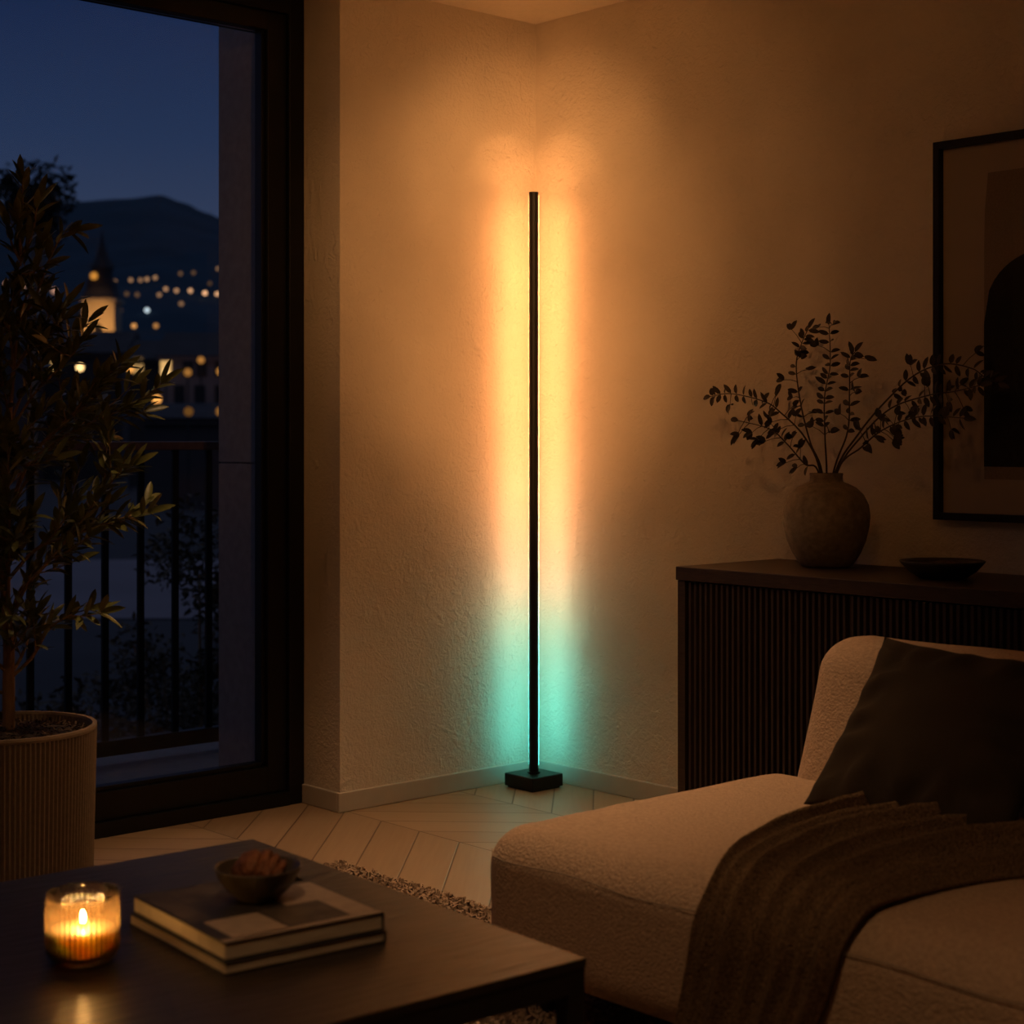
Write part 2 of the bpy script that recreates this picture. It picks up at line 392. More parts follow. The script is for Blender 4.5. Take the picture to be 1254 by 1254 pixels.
# ================================================================== FLOOR LAMP
lp = thing('floor_lamp', 'slim black corner floor lamp with square base and colour gradient glow', 'lamp', (.128, -.128, 0))
m = MB(); m.box(-.07, .07, -.07, .07, .006, .048); lbase = m.build('base', BLACK, lp, bevel=.003)
m = MB(); m.box(-.062, .062, -.062, .062, 0, .006); m.build('base_pad', BLACK, lbase)
m = MB(); m.tube([(0, 0, .048), (0, 0, 1.995)], .0165, 24); m.tube([(0, 0, .047), (0, 0, .054)], .022, 24); pole = m.build('pole', BLACK, lp, bevel=.0012)
m = MB(); m.lathe([(.0165, 1.9945), (.0165, 2.003), (.0160, 2.004), (.0140, 2.004), (.0140, 1.9945)], 32); m.build('top_cap', BLACK, pole, smooth=False)
m = MB(); m.add([(.0139 * math.cos(2 * PI * k / 32), .0139 * math.sin(2 * PI * k / 32), 2.0036) for k in range(32)], [tuple(range(32))]); m.build('added_top_light', em('added_top_glow', (1, .42, .13), 1000), pole, recalc=False)  # upward light added in the pole top to brighten wall and ceiling above
vs = []; NS = 15                                   # half-round diffuser wrapped round the back of the pole
for z in [.075 + (1.9935 - .075) * i / 40 for i in range(41)]:
    for k in range(NS):
        a_ = R(135) + R(79) * (2 * k / (NS - 1) - 1); vs.append((.0172 * math.cos(a_), .0172 * math.sin(a_), z))
    vs.append((.004 * math.cos(R(135)), .004 * math.sin(R(135)), z))
n1 = NS + 1
fs = [(i * n1 + k, i * n1 + (k + 1) % n1, (i + 1) * n1 + (k + 1) % n1, (i + 1) * n1 + k) for i in range(40) for k in range(n1)] + [tuple(reversed(range(n1))), tuple(40 * n1 + k for k in range(n1))]
m.add(vs, fs); so = m.build('light_strip', strip_mat(), pole); so['label'] = 'glowing strip on the back of the pole, amber above and teal below'

# ================================================================== SIDEBOARD
sb = thing('sideboard', 'dark wooden sideboard with slatted front against the plaster wall', 'sideboard', (1.085, -.015, 0))
LW = 2.3; DP = .455
m = MB(); m.box(0, LW, -DP, 0, .777, .815); m.build('worktop', WALNUT, sb, bevel=.002)
for x in (.004, LW - .032):
    m = MB(); m.box(x, x + .028, -DP + .004, -.004, .05, .776); m.build('side_panel', WALNUT, sb, bevel=.0015)
m = MB(); m.box(.033, LW - .033, -DP + .03, -.006, .07, .776); m.build('carcass', SLAT, sb)
m = MB(); m.box(.05, LW - .05, -DP + .05, -.03, 0, .069); m.build('plinth', BLACK, sb)
nd = 4; dw = (LW - .066 - .012) / nd
for k in range(nd):
    m = MB(); x0 = .039 + dw * k
    m.box(x0, x0 + dw - .003, -DP + .018, -DP + .029, .075, .773)
    n = int(dw / .0198)
    for i in range(n):
        xs = x0 + .003 + (dw - .006) * i / n; wv = (dw - .006) / n * .66
        m.add([(xs, -DP + .018, .075), (xs + .0025, -DP + .006, .075), (xs + wv - .0025, -DP + .006, .075), (xs + wv, -DP + .018, .075),
               (xs, -DP + .018, .773), (xs + .0025, -DP + .006, .773), (xs + wv - .0025, -DP + .006, .773), (xs + wv, -DP + .018, .773)],
              [(0, 1, 5, 4), (1, 2, 6, 5), (2, 3, 7, 6), (3, 0, 4, 7), (0, 3, 2, 1), (4, 5, 6, 7)])
    m.build('slatted_door', SLAT, sb)

# vase
vs_ = thing('vase', 'round stoneware vase with short neck holding bare leafy twigs', 'vase', (1.377, -.164, .815))
prof = [(0, 0), (.06, 0), (.070, .003), (.078, .012), (.095, .04), (.110, .075), (.1195, .115), (.1215, .145), (.117, .175), (.104, .203), (.083, .223), (.060, .234), (.047, .239), (.0455, .245), (.0455, .257), (.047, .261), (.045, .2635), (.040, .263), (.038, .256), (.038, .238), (.06, .222), (.09, .19), (.10, .15), (.09, .06), (.05, .02), (0, .015)]
m = MB(); m.lathe(prof, 64, rad=lambda r, z, t: r * (1 + .012 * noise.noise(Vector((math.cos(t) * 2, math.sin(t) * 2, z * 14)))))
o = m.build('vase_body', CERAM, vs_, smooth=True)

ST = {
 'S1': ([(-.019, 0, 1.074), (-.071, -.008, 1.18), (-.151, -.016, 1.25), (-.204, -.023, 1.282), (-.325, -.026, 1.307), (-.407, -.026, 1.300)], 'long leafy twig in the vase arching furthest toward the floor lamp'),
 'S2': ([(-.025, 0, 1.074), (-.055, -.028, 1.104), (-.099, -.057, 1.164), (-.143, -.076, 1.203), (-.257, -.076, 1.227)], 'short low twig in the vase, beneath the long one toward the lamp'),
 'S3': ([(-.014, 0, 1.074), (-.062, .007, 1.164), (-.103, .014, 1.28), (-.124, .022, 1.389), (-.105, .024, 1.45), (-.081, .024, 1.49)], 'tall twig in the vase bowing outward on the lamp side before its tip turns up'),
 'S4': ([(.001, 0, 1.074), (-.003, -.002, 1.18), (-.002, -.005, 1.293), (.018, -.006, 1.384), (.014, -.006, 1.494)], 'straight upright twig rising from the middle of the vase'),
 'S5': ([(.023, 0, 1.075), (.089, -.021, 1.195), (.111, -.042, 1.306), (.124, -.056, 1.386), (.14, -.056, 1.412)], 'shorter upright twig in the vase, next to the straight middle one'),
 'S6': ([(.029, 0, 1.075), (.107, .003, 1.187), (.195, .006, 1.276), (.289, .009, 1.347), (.38, .012, 1.373), (.461, .014, 1.359), (.5, .014, 1.335), (.539, .014, 1.319)], 'longest twig in the vase, arching high and across the picture frame'),
 'S7': ([(.035, 0, 1.075), (.125, -.008, 1.18), (.229, -.016, 1.257), (.354, -.023, 1.29), (.438, -.026, 1.299), (.511, -.026, 1.313)], 'twig in the vase leaning to the picture, middle of the three on that side'),
 'S8': ([(.035, 0, 1.08), (.143, -.032, 1.151), (.245, -.065, 1.202), (.371, -.086, 1.233), (.502, -.086, 1.228)], 'lowest twig in the vase leaning to the picture frame'),
}
rng = random.Random(3)
for key, (pts, lab) in ST.items():
    z0 = .815
    pts = [(p[0], p[1], p[2] - z0) for p in pts]
    pts = [(pts[0][0] * -.8, 0, .03)] + [pts[0]] + pts[1:]
    t = thing('leafy_twig', lab, 'twig', (1.377, -.164, .815), 0, 'leafy twigs in the vase')
    P = [interp(pts, i / 40) for i in range(41)]
    L = sum((P[i + 1] - P[i]).length for i in range(40))
    m = MB(); m.tube(P, [.0032 - .0021 * i / 40 for i in range(41)], 7)
    lf = MB(); nl = int(L * .62 / .0245); side = 1
    f0 = .40 if key not in ('S2',) else .34
    for i in range(nl):
        tt = f0 + (1 - f0) * (i + rng.random() * .4) / nl
        p = interp(pts, tt); d = (interp(pts, min(tt + .02, 1)) - interp(pts, max(tt - .02, 0))).normalized()
        u = d.cross(Vector((.2, -1, .1))).normalized(); vv = d.cross(u)
        for s_ in ((1, -1) if rng.random() < .75 else (side,)):
            ang = rng.uniform(-.9, .9)
            sd = (u * math.cos(ang) + vv * math.sin(ang)) * s_
            ld = d * rng.uniform(.15, .6) + sd * rng.uniform(.8, 1.0)
            if rng.random() < .2:   # little side shoot with three leaves
                e = p + ld.normalized() * rng.uniform(.025, .05)
                m.tube([p, (p + e) / 2 + Vector((0, 0, .003)), e], [.0012, .001, .0008], 5)
                for kk in (-1, 0, 1):
                    leaf(lf, e, ld.normalized() + u * kk * .8 + vv * rng.uniform(-.4, .4), Vector((rng.uniform(-.5, .5), -1, rng.uniform(.2, .8))), rng.uniform(.024, .034), rng.uniform(.013, .018))
            else:
                leaf(lf, p + sd * .002, ld, Vector((rng.uniform(-.6, .6), -1, rng.uniform(0, .8))), rng.uniform(.024, .036), rng.uniform(.011, .015))
        side = -side
    p = interp(pts, 1); leaf(lf, p, interp(pts, 1) - interp(pts, .97), Vector((0, -1, .3)), .034, .016)
    m.build('stem', VTWIG, t, smooth=True); lf.build('leaves', VLEAF, t, smooth=True, recalc=False)

# dish on the sideboard
m = MB(); m.lathe([(0, 0), (.055, 0), (.06, .002), (.085, .018), (.103, .037), (.109, .0445), (.1075, .0465), (.100, .039), (.080, .021), (.055, .009), (0, .008)], 56)
tag(m.build('serving_dish', DKCER, smooth=True, loc=(1.823, -.262, .815)), 'wide shallow dark dish on the sideboard beside the vase', 'dish')
def lump(rx, ry, rz, seed, name, mat, loc, rot, n=28, amp=.16, fs=3.2):
    m = MB(); r = random.Random(seed); off = Vector((r.random() * 50, r.random() * 50, r.random() * 50))
    def fn(u, v):
        th = u * 2 * PI; ph = (v - .5) * PI
        d = Vector((math.cos(ph) * math.cos(th), math.cos(ph) * math.sin(th), math.sin(ph)))
        k = 1 + amp * noise.noise(d * fs + off) + amp * .7 * abs(noise.noise(d * fs * 2.3 + off))
        return (d.x * rx * k, d.y * ry * k, d.z * rz * k)
    m.grid(fn, n * 2, n); o = m.build(name, mat, smooth=True, merge=1e-5, loc=loc); o.rotation_euler = rot; return o
tag(lump(.046, .030, .017, 5, 'dried_fruit', pm('dried_fruit_skin', (.050, .024, .014), .6, .8, 40, .4), (1.835, -.255, .843), (0, .05, .3)), 'dark wrinkled lump lying in the wide dish on the sideboard', 'food')

# ================================================================== PICTURE
pc = thing('picture_frame', 'large thin black framed abstract print on the plaster wall', 'picture', (1.642, -.002, .953))
PWd, PH = .80, 1.035; fw = .020
m = MB()
m.box(0, fw, -.036, -.002, 0, PH); m.box(PWd - fw, PWd, -.036, -.002, 0, PH); m.box(fw, PWd - fw, -.036, -.002, 0, fw); m.box(fw, PWd - fw, -.036, -.002, PH - fw, PH)
m.build('frame', BLACK, pc, bevel=.0015)
m = MB(); m.box(fw, PWd - fw, -.014, -.003, fw, PH - fw); m.build('mat_board', MAT, pc)
m = MB()
x0, x1, z0, z1 = .148, PWd - .148, 1.066 - .953, 1.889 - .953
pts = [(x0 + .012, z1), (x0 + .002, z1 - .10), (x0, z1 - .2), (x0, z0), (x1, z0), (x1, z1 - .2), (x1 - .002, z1 - .10), (x1 - .010, z1 + .004)]
m.add([(x, -.0145, z) for x, z in pts] + [(x, -.0137, z) for x, z in pts], [tuple(range(8))] + [(i, (i + 1) % 8, 8 + (i + 1) % 8, 8 + i) for i in range(8)])
hx = (x1 - x0) / 2; cxm = (x0 + x1) / 2; zs = 1.485 - .953; arch = [(x0, z0 + .034), (x1, z0 + .034)]
for i in range(33):
    u = 1 - 2 * i / 32; arch.append((cxm + hx * u, zs + .195 * (max(0, 1 - abs(u) ** 2.5)) ** .42))
nA = len(arch)
m.add([(x, -.0152, z) for x, z in arch] + [(x, -.0144, z) for x, z in arch], [tuple(range(nA))] + [(i, (i + 1) % nA, nA + (i + 1) % nA, nA + i) for i in range(nA)], 1)
o = m.build('art_print', [ARTBG, ARTDK], pc); o['label'] = 'abstract print of a dark arch on taupe'
m = MB(); m.box(fw, PWd - fw, -.024, -.022, fw, PH - fw); m.build('glazing', PANE, pc)

# ================================================================== RUG
m = MB(); m.box(0, 4.2, -2.95, 0, 0, .010)
rg = random.Random(11)
def tuft(x, y):
    a = rg.uniform(0, 2 * PI); h = rg.uniform(.008, .017); wv = rg.uniform(.003, .005); ln = rg.uniform(.004, .013)
    c, s_ = math.cos(a), math.sin(a)
    m.add([(x - s_ * wv, y + c * wv, .009), (x + s_ * wv, y - c * wv, .009), (x + s_ * wv + c * ln * .5, y - c * wv + s_ * ln * .5, .009 + h), (x - s_ * wv + c * ln * .5, y + c * wv + s_ * ln * .5, .009 + h),
           (x + c * ln * 1.5 + s_ * wv * .8, y + s_ * ln * 1.5 - c * wv * .8, .009 + h * .75), (x + c * ln * 1.5 - s_ * wv * .8, y + s_ * ln * 1.5 + c * wv * .8, .009 + h * .75)],
          [(0, 1, 2, 3), (3, 2, 4, 5)], 1)
for x in [i * .0095 for i in range(int(2.35 / .0095))]:
    for y in [-.001 - j * .0095 for j in range(int(1.25 / .0095))]:
        tuft(x + rg.uniform(-.004, .004), y + rg.uniform(-.004, .004))
tag(m.build('area_rug', [RUG, RUGP], loc=(.57, -1.257, .001), recalc=False), 'shaggy brown rug under the coffee table and sofa', 'rug')

# ================================================================== COFFEE TABLE
RZ = R(-3.0)
TL_, TD = 1.0, 1.22
tb = thing('coffee_table', 'low black-brown wooden coffee table with slim square legs', 'table', (2.478, -2.194, .014), RZ)
# local: corner at origin, x to -TL_, y to -TD
m = MB(); m.box(-TL_, 0, -TD, 0, .352, .366); m.build('tabletop', TABLE, tb, bevel=.0018)
m = MB()
for (a0, a1, c0, c1) in ((-TL_ + .002, -.002, -.032, -.002), (-TL_ + .002, -.002, -TD + .002, -TD + .032), (-TL_ + .002, -TL_ + .032, -TD + .032, -.032), (-.032, -.002, -TD + .032, -.032)):
    m.box(a0, a1, c0, c1, .314, .352)
m.build('apron', TBLACK, tb)
for (x, y) in ((-TL_ + .002, -.034), (-.034, -.034), (-TL_ + .002, -TD + .002), (-.034, -TD + .002)):
    m = MB(); m.box(x, x + .032, y, y + .032, 0, .314); m.build('leg', TBLACK, tb, bevel=.001)
TT = .3805

# books
def book(loc, rz, W_, D_, th, lab, top):
    t = thing('book', lab, 'book', loc, rz, 'books on the coffee table'); ct = .0022
    m = MB(); m.box(-W_ + .002, -.002, .002, D_ - .004, ct, th - ct); m.build('page_block', PAPER, t)
    m = MB(); m.box(-W_, 0, 0, D_, 0, ct); m.box(-W_, 0, D_ - .004, D_, ct, th - ct)
    if not top: m.box(-W_, 0, 0, D_, th - ct, th); m.build('cover', COVER, t, bevel=.0006)
    else:
        m.box(-W_, 0, 0, D_, th - ct, th)
        zt = th + .00015
        def patch(u0, u1, v0, v1, mi): m.add([(-W_ + W_ * u0, D_ * v0, zt), (-W_ + W_ * u1, D_ * v0, zt), (-W_ + W_ * u1, D_ * v1, zt), (-W_ + W_ * u0, D_ * v1, zt)], [(0, 1, 2, 3)], mi)
        patch(.01, .30, .40, .99, 2); patch(.02, .60, .02, .16, 2)
        patch(.30, .62, .62, .985, 1); patch(.05, .30, .18, .40, 2); patch(.02, .26, .70, .98, 1)
        patch(.64, .97, .08, .42, 1); patch(.95, .995, .0, .99, 1); patch(.62, .93, .44, .80, 2); patch(.62, .945, .82, .985, 1)
        m.build('cover', [COVER, COVP, COVM], t, recalc=False)
    return t
book((2.182, -2.655, TT), R(-5), .335, .285, .0185, 'lower book of the two on the coffee table, dark cover edges', False)
book((2.176, -2.651, TT + .019), R(-5.5), .328, .280, .0275, 'upper book on the coffee table, grey patchwork cover under the bowl', True)

# bowl with biscuits
BZ = TT + .047
m = MB(); m.lathe([(0, 0), (.030, 0), (.034, .0015), (.036, .004), (.052, .018), (.064, .035), (.0705, .0505), (.0715, .053), (.0695, .0535), (.067, .050), (.060, .035), (.047, .019), (.030, .009), (0, .007)], 56)
BX, BY = 2.003, -2.478
tag(m.build('small_bowl', BOWLM, smooth=True, loc=(BX, BY, BZ + .0004)), 'small brown glazed bowl on top of the books', 'bowl')
ck = [((-.028, -.006, .044), (.35, -.95, .9), (.034, .032, .016), 'crinkled brown biscuit in the bowl, at the candle end of the row'),
      ((-.010, .008, .043), (.30, -1.0, .75), (.036, .034, .015), 'crinkled brown biscuit in the bowl, second in the row from the candle'),
      ((.010, .010, .040), (.28, -1.0, .7), (.034, .031, .014), 'crinkled brown biscuit in the bowl, third in the row from the candle'),
      ((.030, .014, .037), (.28, -.95, .65), (.031, .029, .011), 'crinkled brown biscuit in the bowl, at the rug end of the row')]
for i, (p, rot, s_, lab) in enumerate(ck):
    tag(lump(*s_, 20 + i, 'biscuit', COOKIE, (BX + p[0] * .85, BY + p[1], BZ + p[2]), rot, n=26, amp=.17, fs=4.6), lab, 'biscuit', 'biscuits in the bowl')

# candle
def ribbed_glass():
    m, t, b = nodes('ribbed_amber_glass'); t.nodes.remove(b)
    co = N(t, 'ShaderNodeTexCoord'); s = N(t, 'ShaderNodeSeparateXYZ'); t.links.new(co.outputs['Object'], s.inputs[0])
    ang = M_(t, 'ARCTAN2', s.outputs['Y'], s.outputs['X']); wv = M_(t, 'COSINE', M_(t, 'MULTIPLY', ang, 40))
    band = M_(t, 'MULTIPLY', M_(t, 'GREATER_THAN', s.outputs['Z'], .016), M_(t, 'LESS_THAN', s.outputs['Z'], .094))
    k = M_(t, 'MULTIPLY', M_(t, 'MAXIMUM', M_(t, 'SUBTRACT', M_(t, 'MULTIPLY', wv, -2.0), 1.0), 0), band)          # glass is thicker between the flutes
    rp = N(t, 'ShaderNodeValToRGB'); rp.color_ramp.elements[0].color = (1, .93, .80, 1); rp.color_ramp.elements[1].color = (.16, .09, .04, 1)
    t.links.new(k, rp.inputs[0])
    tr = N(t, 'ShaderNodeBsdfTransparent'); t.links.new(rp.outputs[0], tr.inputs[0])
    tl = N(t, 'ShaderNodeBsdfTranslucent'); tl.inputs[0].default_value = (.90, .55, .25, 1)
    m1 = N(t, 'ShaderNodeMixShader'); m1.inputs[0].default_value = .16; t.links.new(tr.outputs[0], m1.inputs[1]); t.links.new(tl.outputs[0], m1.inputs[2])
    gl = N(t, 'ShaderNodeBsdfGlossy'); gl.inputs['Roughness'].default_value = .08
    fr = N(t, 'ShaderNodeFresnel'); fr.inputs[0].default_value = 1.45
    mx = N(t, 'ShaderNodeMixShader'); t.links.new(fr.outputs[0], mx.inputs[0]); t.links.new(m1.outputs[0], mx.inputs[1]); t.links.new(gl.outputs[0], mx.inputs[2])
    t.links.new(mx.outputs[0], t.nodes['Material Output'].inputs[0]); return m
GLASS = ribbed_glass()
ca = thing('candle', 'lit cream candle in a ribbed glass tumbler on the coffee table', 'candle', (1.974, -2.776, TT))
m = MB()
rib = lambda r, z, t: r + (.0011 * math.cos(40 * t) if .016 < z < .092 else 0)
zs = [.016 + (.092 - .016) * i / 6 for i in range(7)]
prof = [(0, 0), (.034, 0), (.043, .002), (.049, .007), (.053, .015)] + [(.0545, z) for z in zs] + [(.0548, .098), (.0548, .1055), (.0538, .107), (.0522, .1055), (.052, .098)] + [(.0515, z) for z in reversed(zs)] + [(.049, .014), (.040, .008), (0, .007)]
m.lathe(prof, 264, rad=rib); m.build('glass_jar', GLASS, ca, smooth=True)
m = MB(); m.lathe([(0, .0085), (.038, .0085), (.0455, .013), (.0472, .020), (.0474, .050), (.0468, .0515), (.040, .0512), (.02, .0492), (0, .0488)], 64); 
WAX2, t_, b_ = nodes('glowing_wax'); b_.inputs['Base Color'].default_value = (.85, .60, .34, 1); b_.inputs['Roughness'].default_value = .5
b_.inputs['Subsurface Weight'].default_value = .9; b_.inputs['Subsurface Radius'].default_value = (1.0, .72, .42); b_.inputs['Subsurface Scale'].default_value = .08
o = m.build('wax', WAX2, ca, smooth=True); o['label'] = 'cream wax'
m = MB(); m.tube([(0, 0, .048), (.0003, 0, .055), (.001, 0, .060)], [.0011, .001, .0008], 8); wick = m.build('wick', BLACK, ca)
m = MB(); m.lathe([(0, .0585), (.0022, .0597), (.0036, .062), (.0040, .0645), (.0036, .068), (.0024, .072), (.0010, .0755), (0, .077)], 20)
m.build('flame', em('candle_flame', (1, .58, .21), 560), wick, smooth=True)

# ================================================================== SOFA
sf = thing('sofa', 'low beige upholstered sofa with rounded edges and a loose back', 'sofa', (1.70, -1.75, .015))
SZ0, SZ1 = .075, .375; hx, hy, hz = 1.2, .475, (SZ1 - SZ0) / 2
def seatfn(p, n):
    q = p.copy()
    tx = 1 - abs(p.x / hx) ** 4; ty = 1 - abs(p.y / hy) ** 2.2
    if n.z > .2: q.z += (.014 * max(0, tx) * max(0, ty) - .004) * n.z
    if n.y < -.2: q.y -= .010 * max(0, tx) * max(0, 1 - (p.z / hz) ** 2)
    w_ = .003 * nz3((p.x * 3, p.y * 3, p.z * 3), 1.4) + .0014 * nz3(p, 14)
    return q + n * w_
m = rbox(hx, hy, hz, .085, 26, seatfn); o = m.build('seat', SOFA, sf, smooth=True, merge=1e-4, loc=(hx, hy, (SZ0 + SZ1) / 2))
# seam along the front below the rounding
m = MB(); pts = []
for i in range(60):
    x = .015 + (2 * hx - .03) * i / 59; yy = 0
    if x < .085: yy = .085 - math.sqrt(max(0, .085 ** 2 - (.085 - x) ** 2))
    pts.append((x, -.0085 * max(0, 1 - abs((x - hx) / hx) ** 4) + yy * 1.0 - .001, .318 - .004 * math.sin(i * .7)))
m.tube(pts, .0014, 6); m.build('seam', PIPE, sf, smooth=True)
# back
bx, by, bz = 1.12, .10, .21
def backfn(p, n):
    q = p.copy(); t = (p.z + bz) / (2 * bz)
    q.y += .12 * t
    if n.y < -.3: q.y -= .018 * max(0, 1 - (p.z / bz) ** 2) * max(0, 1 - abs(p.x / bx) ** 6)
    q.z += .008 * math.sin(p.x * 3.0 + .6) * max(0, n.z)
    if p.x < -bx + .15: q.x += .02 * t
    return q + n * (.005 * nz3((p.x * 2, p.y * 2, p.z * 2.4), 2.0) + .002 * nz3(p, 12))
m = rbox(bx, by, bz, .075, 20, backfn); m.build('backrest', SOFA, sf, smooth=True, merge=1e-4, loc=(.10 + bx, .845 + by, .275 + bz))
m = MB()
for (x, y) in ((.12, .10), (2.28, .10), (.12, .85), (2.28, .85)):
    m = MB(); m.tube([(x, y, 0), (x, y, .085)], [.02, .025], 16); m.build('foot', TBLACK, sf, smooth=False)

# cushions
def pillow(name, BL, BR, TL, TR, th, lab, seed, pinch=.07):
    BL, BR, TL, TR = map(Vector, (BL, BR, TL, TR)); m = MB(); n = 44
    ux = (BR - BL).normalized(); nn = ux.cross((TL - BL).normalized()).normalized()
    off = Vector((seed * 3.1, seed, 0))
    def pos(u, v, sg):
        a, b_ = 2 * u - 1, 2 * v - 1
        ea = (1 - b_ * b_) * pinch; eb = (1 - a * a) * pinch
        u2 = .5 + a * .5 * (1 - ea * abs(a)); v2 = .5 + b_ * .5 * (1 - eb * abs(b_))
        p = BL * (1 - u2) * (1 - v2) + BR * u2 * (1 - v2) + TL * (1 - u2) * v2 + TR * u2 * v2
        h = (max(0, 1 - a ** 4) * max(0, 1 - b_ ** 4)) ** .5
        h = h * (.55 + .45 * (1 - a * a) * (1 - b_ * b_))
        # wrinkles that fan in from the edges
        e = max(abs(a), abs(b_)); wr = math.exp(-((e - .76) / .20) ** 2) * .013
        wr *= math.sin((a if abs(b_) > abs(a) else b_) * 17 + 3 * nz3((a, b_, sg), 2.0) + seed)
        wr += .006 * nz3(Vector((a * 1.3, b_ * 1.3, 0)) + off, 2.2)
        return p + nn * sg * (th * .5 * h + wr * (1 if e < .985 else 0) * h ** .5)
    m.grid(lambda u, v: pos(u, v, 1), n, n); m.grid(lambda u, v: pos(1 - u, v, -1), n, n)
    t = tag(m.build(name, PILLOW, smooth=True, merge=1e-5), lab, 'cushion', 'dark cushions on the sofa')
    return t
pl1 = pillow('cushion', (2.085, -1.165, .405), (2.60, -1.225, .398), (2.062, -.845, .730), (2.585, -.87, .715), .15, 'big dark olive linen cushion leaning on the sofa back beside the throw', 2)
pl2 = pillow('cushion', (2.68, -1.07, .405), (3.20, -1.10, .400), (2.66, -.80, .74), (3.18, -.82, .74), .14, 'dark cushion mostly hidden behind the big olive one at the picture edge', 5)

# throw: laid in unrolled (x, s) space over the seat's front edge
YF = -1.762; ZT = .396; RR = .088
def drape(x, s):
    """s = distance from the front edge line measured on the seat (positive back, negative down)."""
    arc = RR * PI / 2
    if s > 0: return Vector((x, YF + RR + s, ZT)), Vector((0, 0, 1))
    if s > -arc:
        a = -s / RR; return Vector((x, YF + RR - RR * math.sin(a), ZT - RR + RR * math.cos(a))), Vector((0, -math.sin(a), math.cos(a)))
    return Vector((x, YF, ZT - RR + (s + arc))), Vector((0, -1, 0))
# rows from the far end to the hanging end: (x_left, s_left, x_right, s_right)
rows = [(2.235, .475, 2.96, .60), (2.235, .43, 2.83, .47), (2.235, .36, 2.74, .37), (2.240, .26, 2.69, .25), (2.262, .16, 2.665, .13), (2.305, .04, 2.655, .02),
        (2.345, -.06, 2.645, -.08), (2.335, -.15, 2.62, -.17), (2.312, -.24, 2.585, -.26), (2.290, -.33, 2.560, -.35), (2.275, -.43, 2.54, -.44)]
def rowat(t):
    n = len(rows) - 1; f = min(t, .9999) * n; i = int(f); u = f - i
    out = []
    for k in range(4):
        p0, p1, p2, p3 = rows[max(i - 1, 0)][k], rows[i][k], rows[i + 1][k], rows[min(i + 2, n)][k]
        out.append(.5 * (2 * p1 + (p2 - p0) * u + (2 * p0 - 5 * p1 + 4 * p2 - p3) * u * u + (3 * p1 - p0 - 3 * p2 + p3) * u ** 3))
    return out
ridges = [(.03, .030, 1.0), (.13, .045, .9), (.30, .050, 1.15), (.47, .040, .95), (.66, .055, 1.2), (.82, .03, .55), (.93, .04, .8)]
def throwfn(v, t, lift):
    xl, sl, xr, sr = rowat(t)
    x = xl + (xr - xl) * v; s_ = sl + (sr - sl) * v
    p, n = drape(x, s_)
    h = 0
    for (c, wd, am) in ridges:
        cc = c + .05 * math.sin(t * 4 + c * 9) * (1 - abs(2 * c - 1)) ; ww = wd * (.9 + .7 * t)
        g = math.exp(-(abs(v - cc) / ww) ** 1.35) * am
        h += g * (.034 * (1 - t) ** 1.2 + .024)
    h += .004 * nz3((v * 6, t * 7, 0), 1.5)
    edge = min(1, v / .03, (1 - v) / .03)
    k = .012 if s_ < -.1 else 0
    return p + n * (lift + h * (.45 + .55 * edge) + k * max(0, t - .5))
m = MB(); NU, NV = 150, 130
m.grid(lambda u, v: throwfn(u, v, .010), NU, NV); m.grid(lambda u, v: throwfn(1 - u, v, .003), NU, NV)
r_ = MB()
# close the border
def rim(path):
    vs = []
    for (u, v) in path: vs += [throwfn(u, v, .010), throwfn(u, v, .003)]
    m.add(vs, [(2 * i, 2 * i + 1, 2 * i + 3, 2 * i + 2) for i in range(len(path) - 1)])
rim([(i / NU, 0) for i in range(NU + 1)]); rim([(i / NU, 1) for i in range(NU + 1)]); rim([(0, j / NV) for j in range(NV + 1)]); rim([(1, j / NV) for j in range(NV + 1)])
tag(m.build('throw_blanket', THROW, smooth=True, merge=1e-5), 'brown wool throw in folds draped over the sofa front', 'blanket')

# ================================================================== POTTED OLIVE TREE
ot = thing('potted_olive_tree', 'slender olive tree in a ribbed stone planter beside the sliding door', 'plant', (.344, -2.126, 0), R(47.92))
NR = 118; PR = .226; PHt = .462
m = MB()
rf = lambda r, z, t: r + (.0032 * math.cos(NR * t) if (r > .2 and .012 < z < PHt - .012 and r > PR - .02) else 0)
m.lathe([(0, 0), (.20, 0), (.207, .006), (.209, .012), (.2115, .0121)] + [(PR - .0145 + .011 * (z / .45), z) for z in (.0125, .1, .2, .3, .4, PHt - .0125)] + [(PR - .001, PHt - .012), (PR, PHt - .006), (PR - .001, PHt), (PR - .012, PHt), (PR - .014, PHt - .006), (PR - .018, PHt - .05), (0, PHt - .055)], NR * 6, rad=rf)
m.build('planter', POT, ot, smooth=False)
m = MB()
m.lathe([(PR - .019, PHt - .030), (.15, PHt - .018), (.07, PHt - .012), (0, PHt - .010)], 48, mi=0)
rs = random.Random(5)
for i in range(1500):
    r = (PR - .024) * math.sqrt(rs.random()); a = rs.uniform(0, 2 * PI); l = rs.uniform(.006, .017); wv = rs.uniform(.0016, .0045)
    p = Vector((r * math.cos(a), r * math.sin(a), PHt - .030 + .018 * (1 - r / PR) + rs.uniform(0, .009)))
    d = Vector((rs.uniform(-1, 1), rs.uniform(-1, 1), rs.uniform(-.35, .5))).normalized(); s_ = d.cross(Vector((0, 0, 1))).normalized() * wv; u = d.cross(s_).normalized() * wv * .6
    q = p + d * l
    m.add([p - s_, p + s_, p + u, q - s_ * .6, q + s_ * .6, q + u * .8], [(0, 1, 4, 3), (1, 2, 5, 4), (2, 0, 3, 5), (0, 2, 1), (3, 4, 5)], 1)
o = m.build('mulch', [SOILD, SOIL], ot, recalc=False); o['kind'] = 'stuff'; o['label'] = 'dark bark mulch'

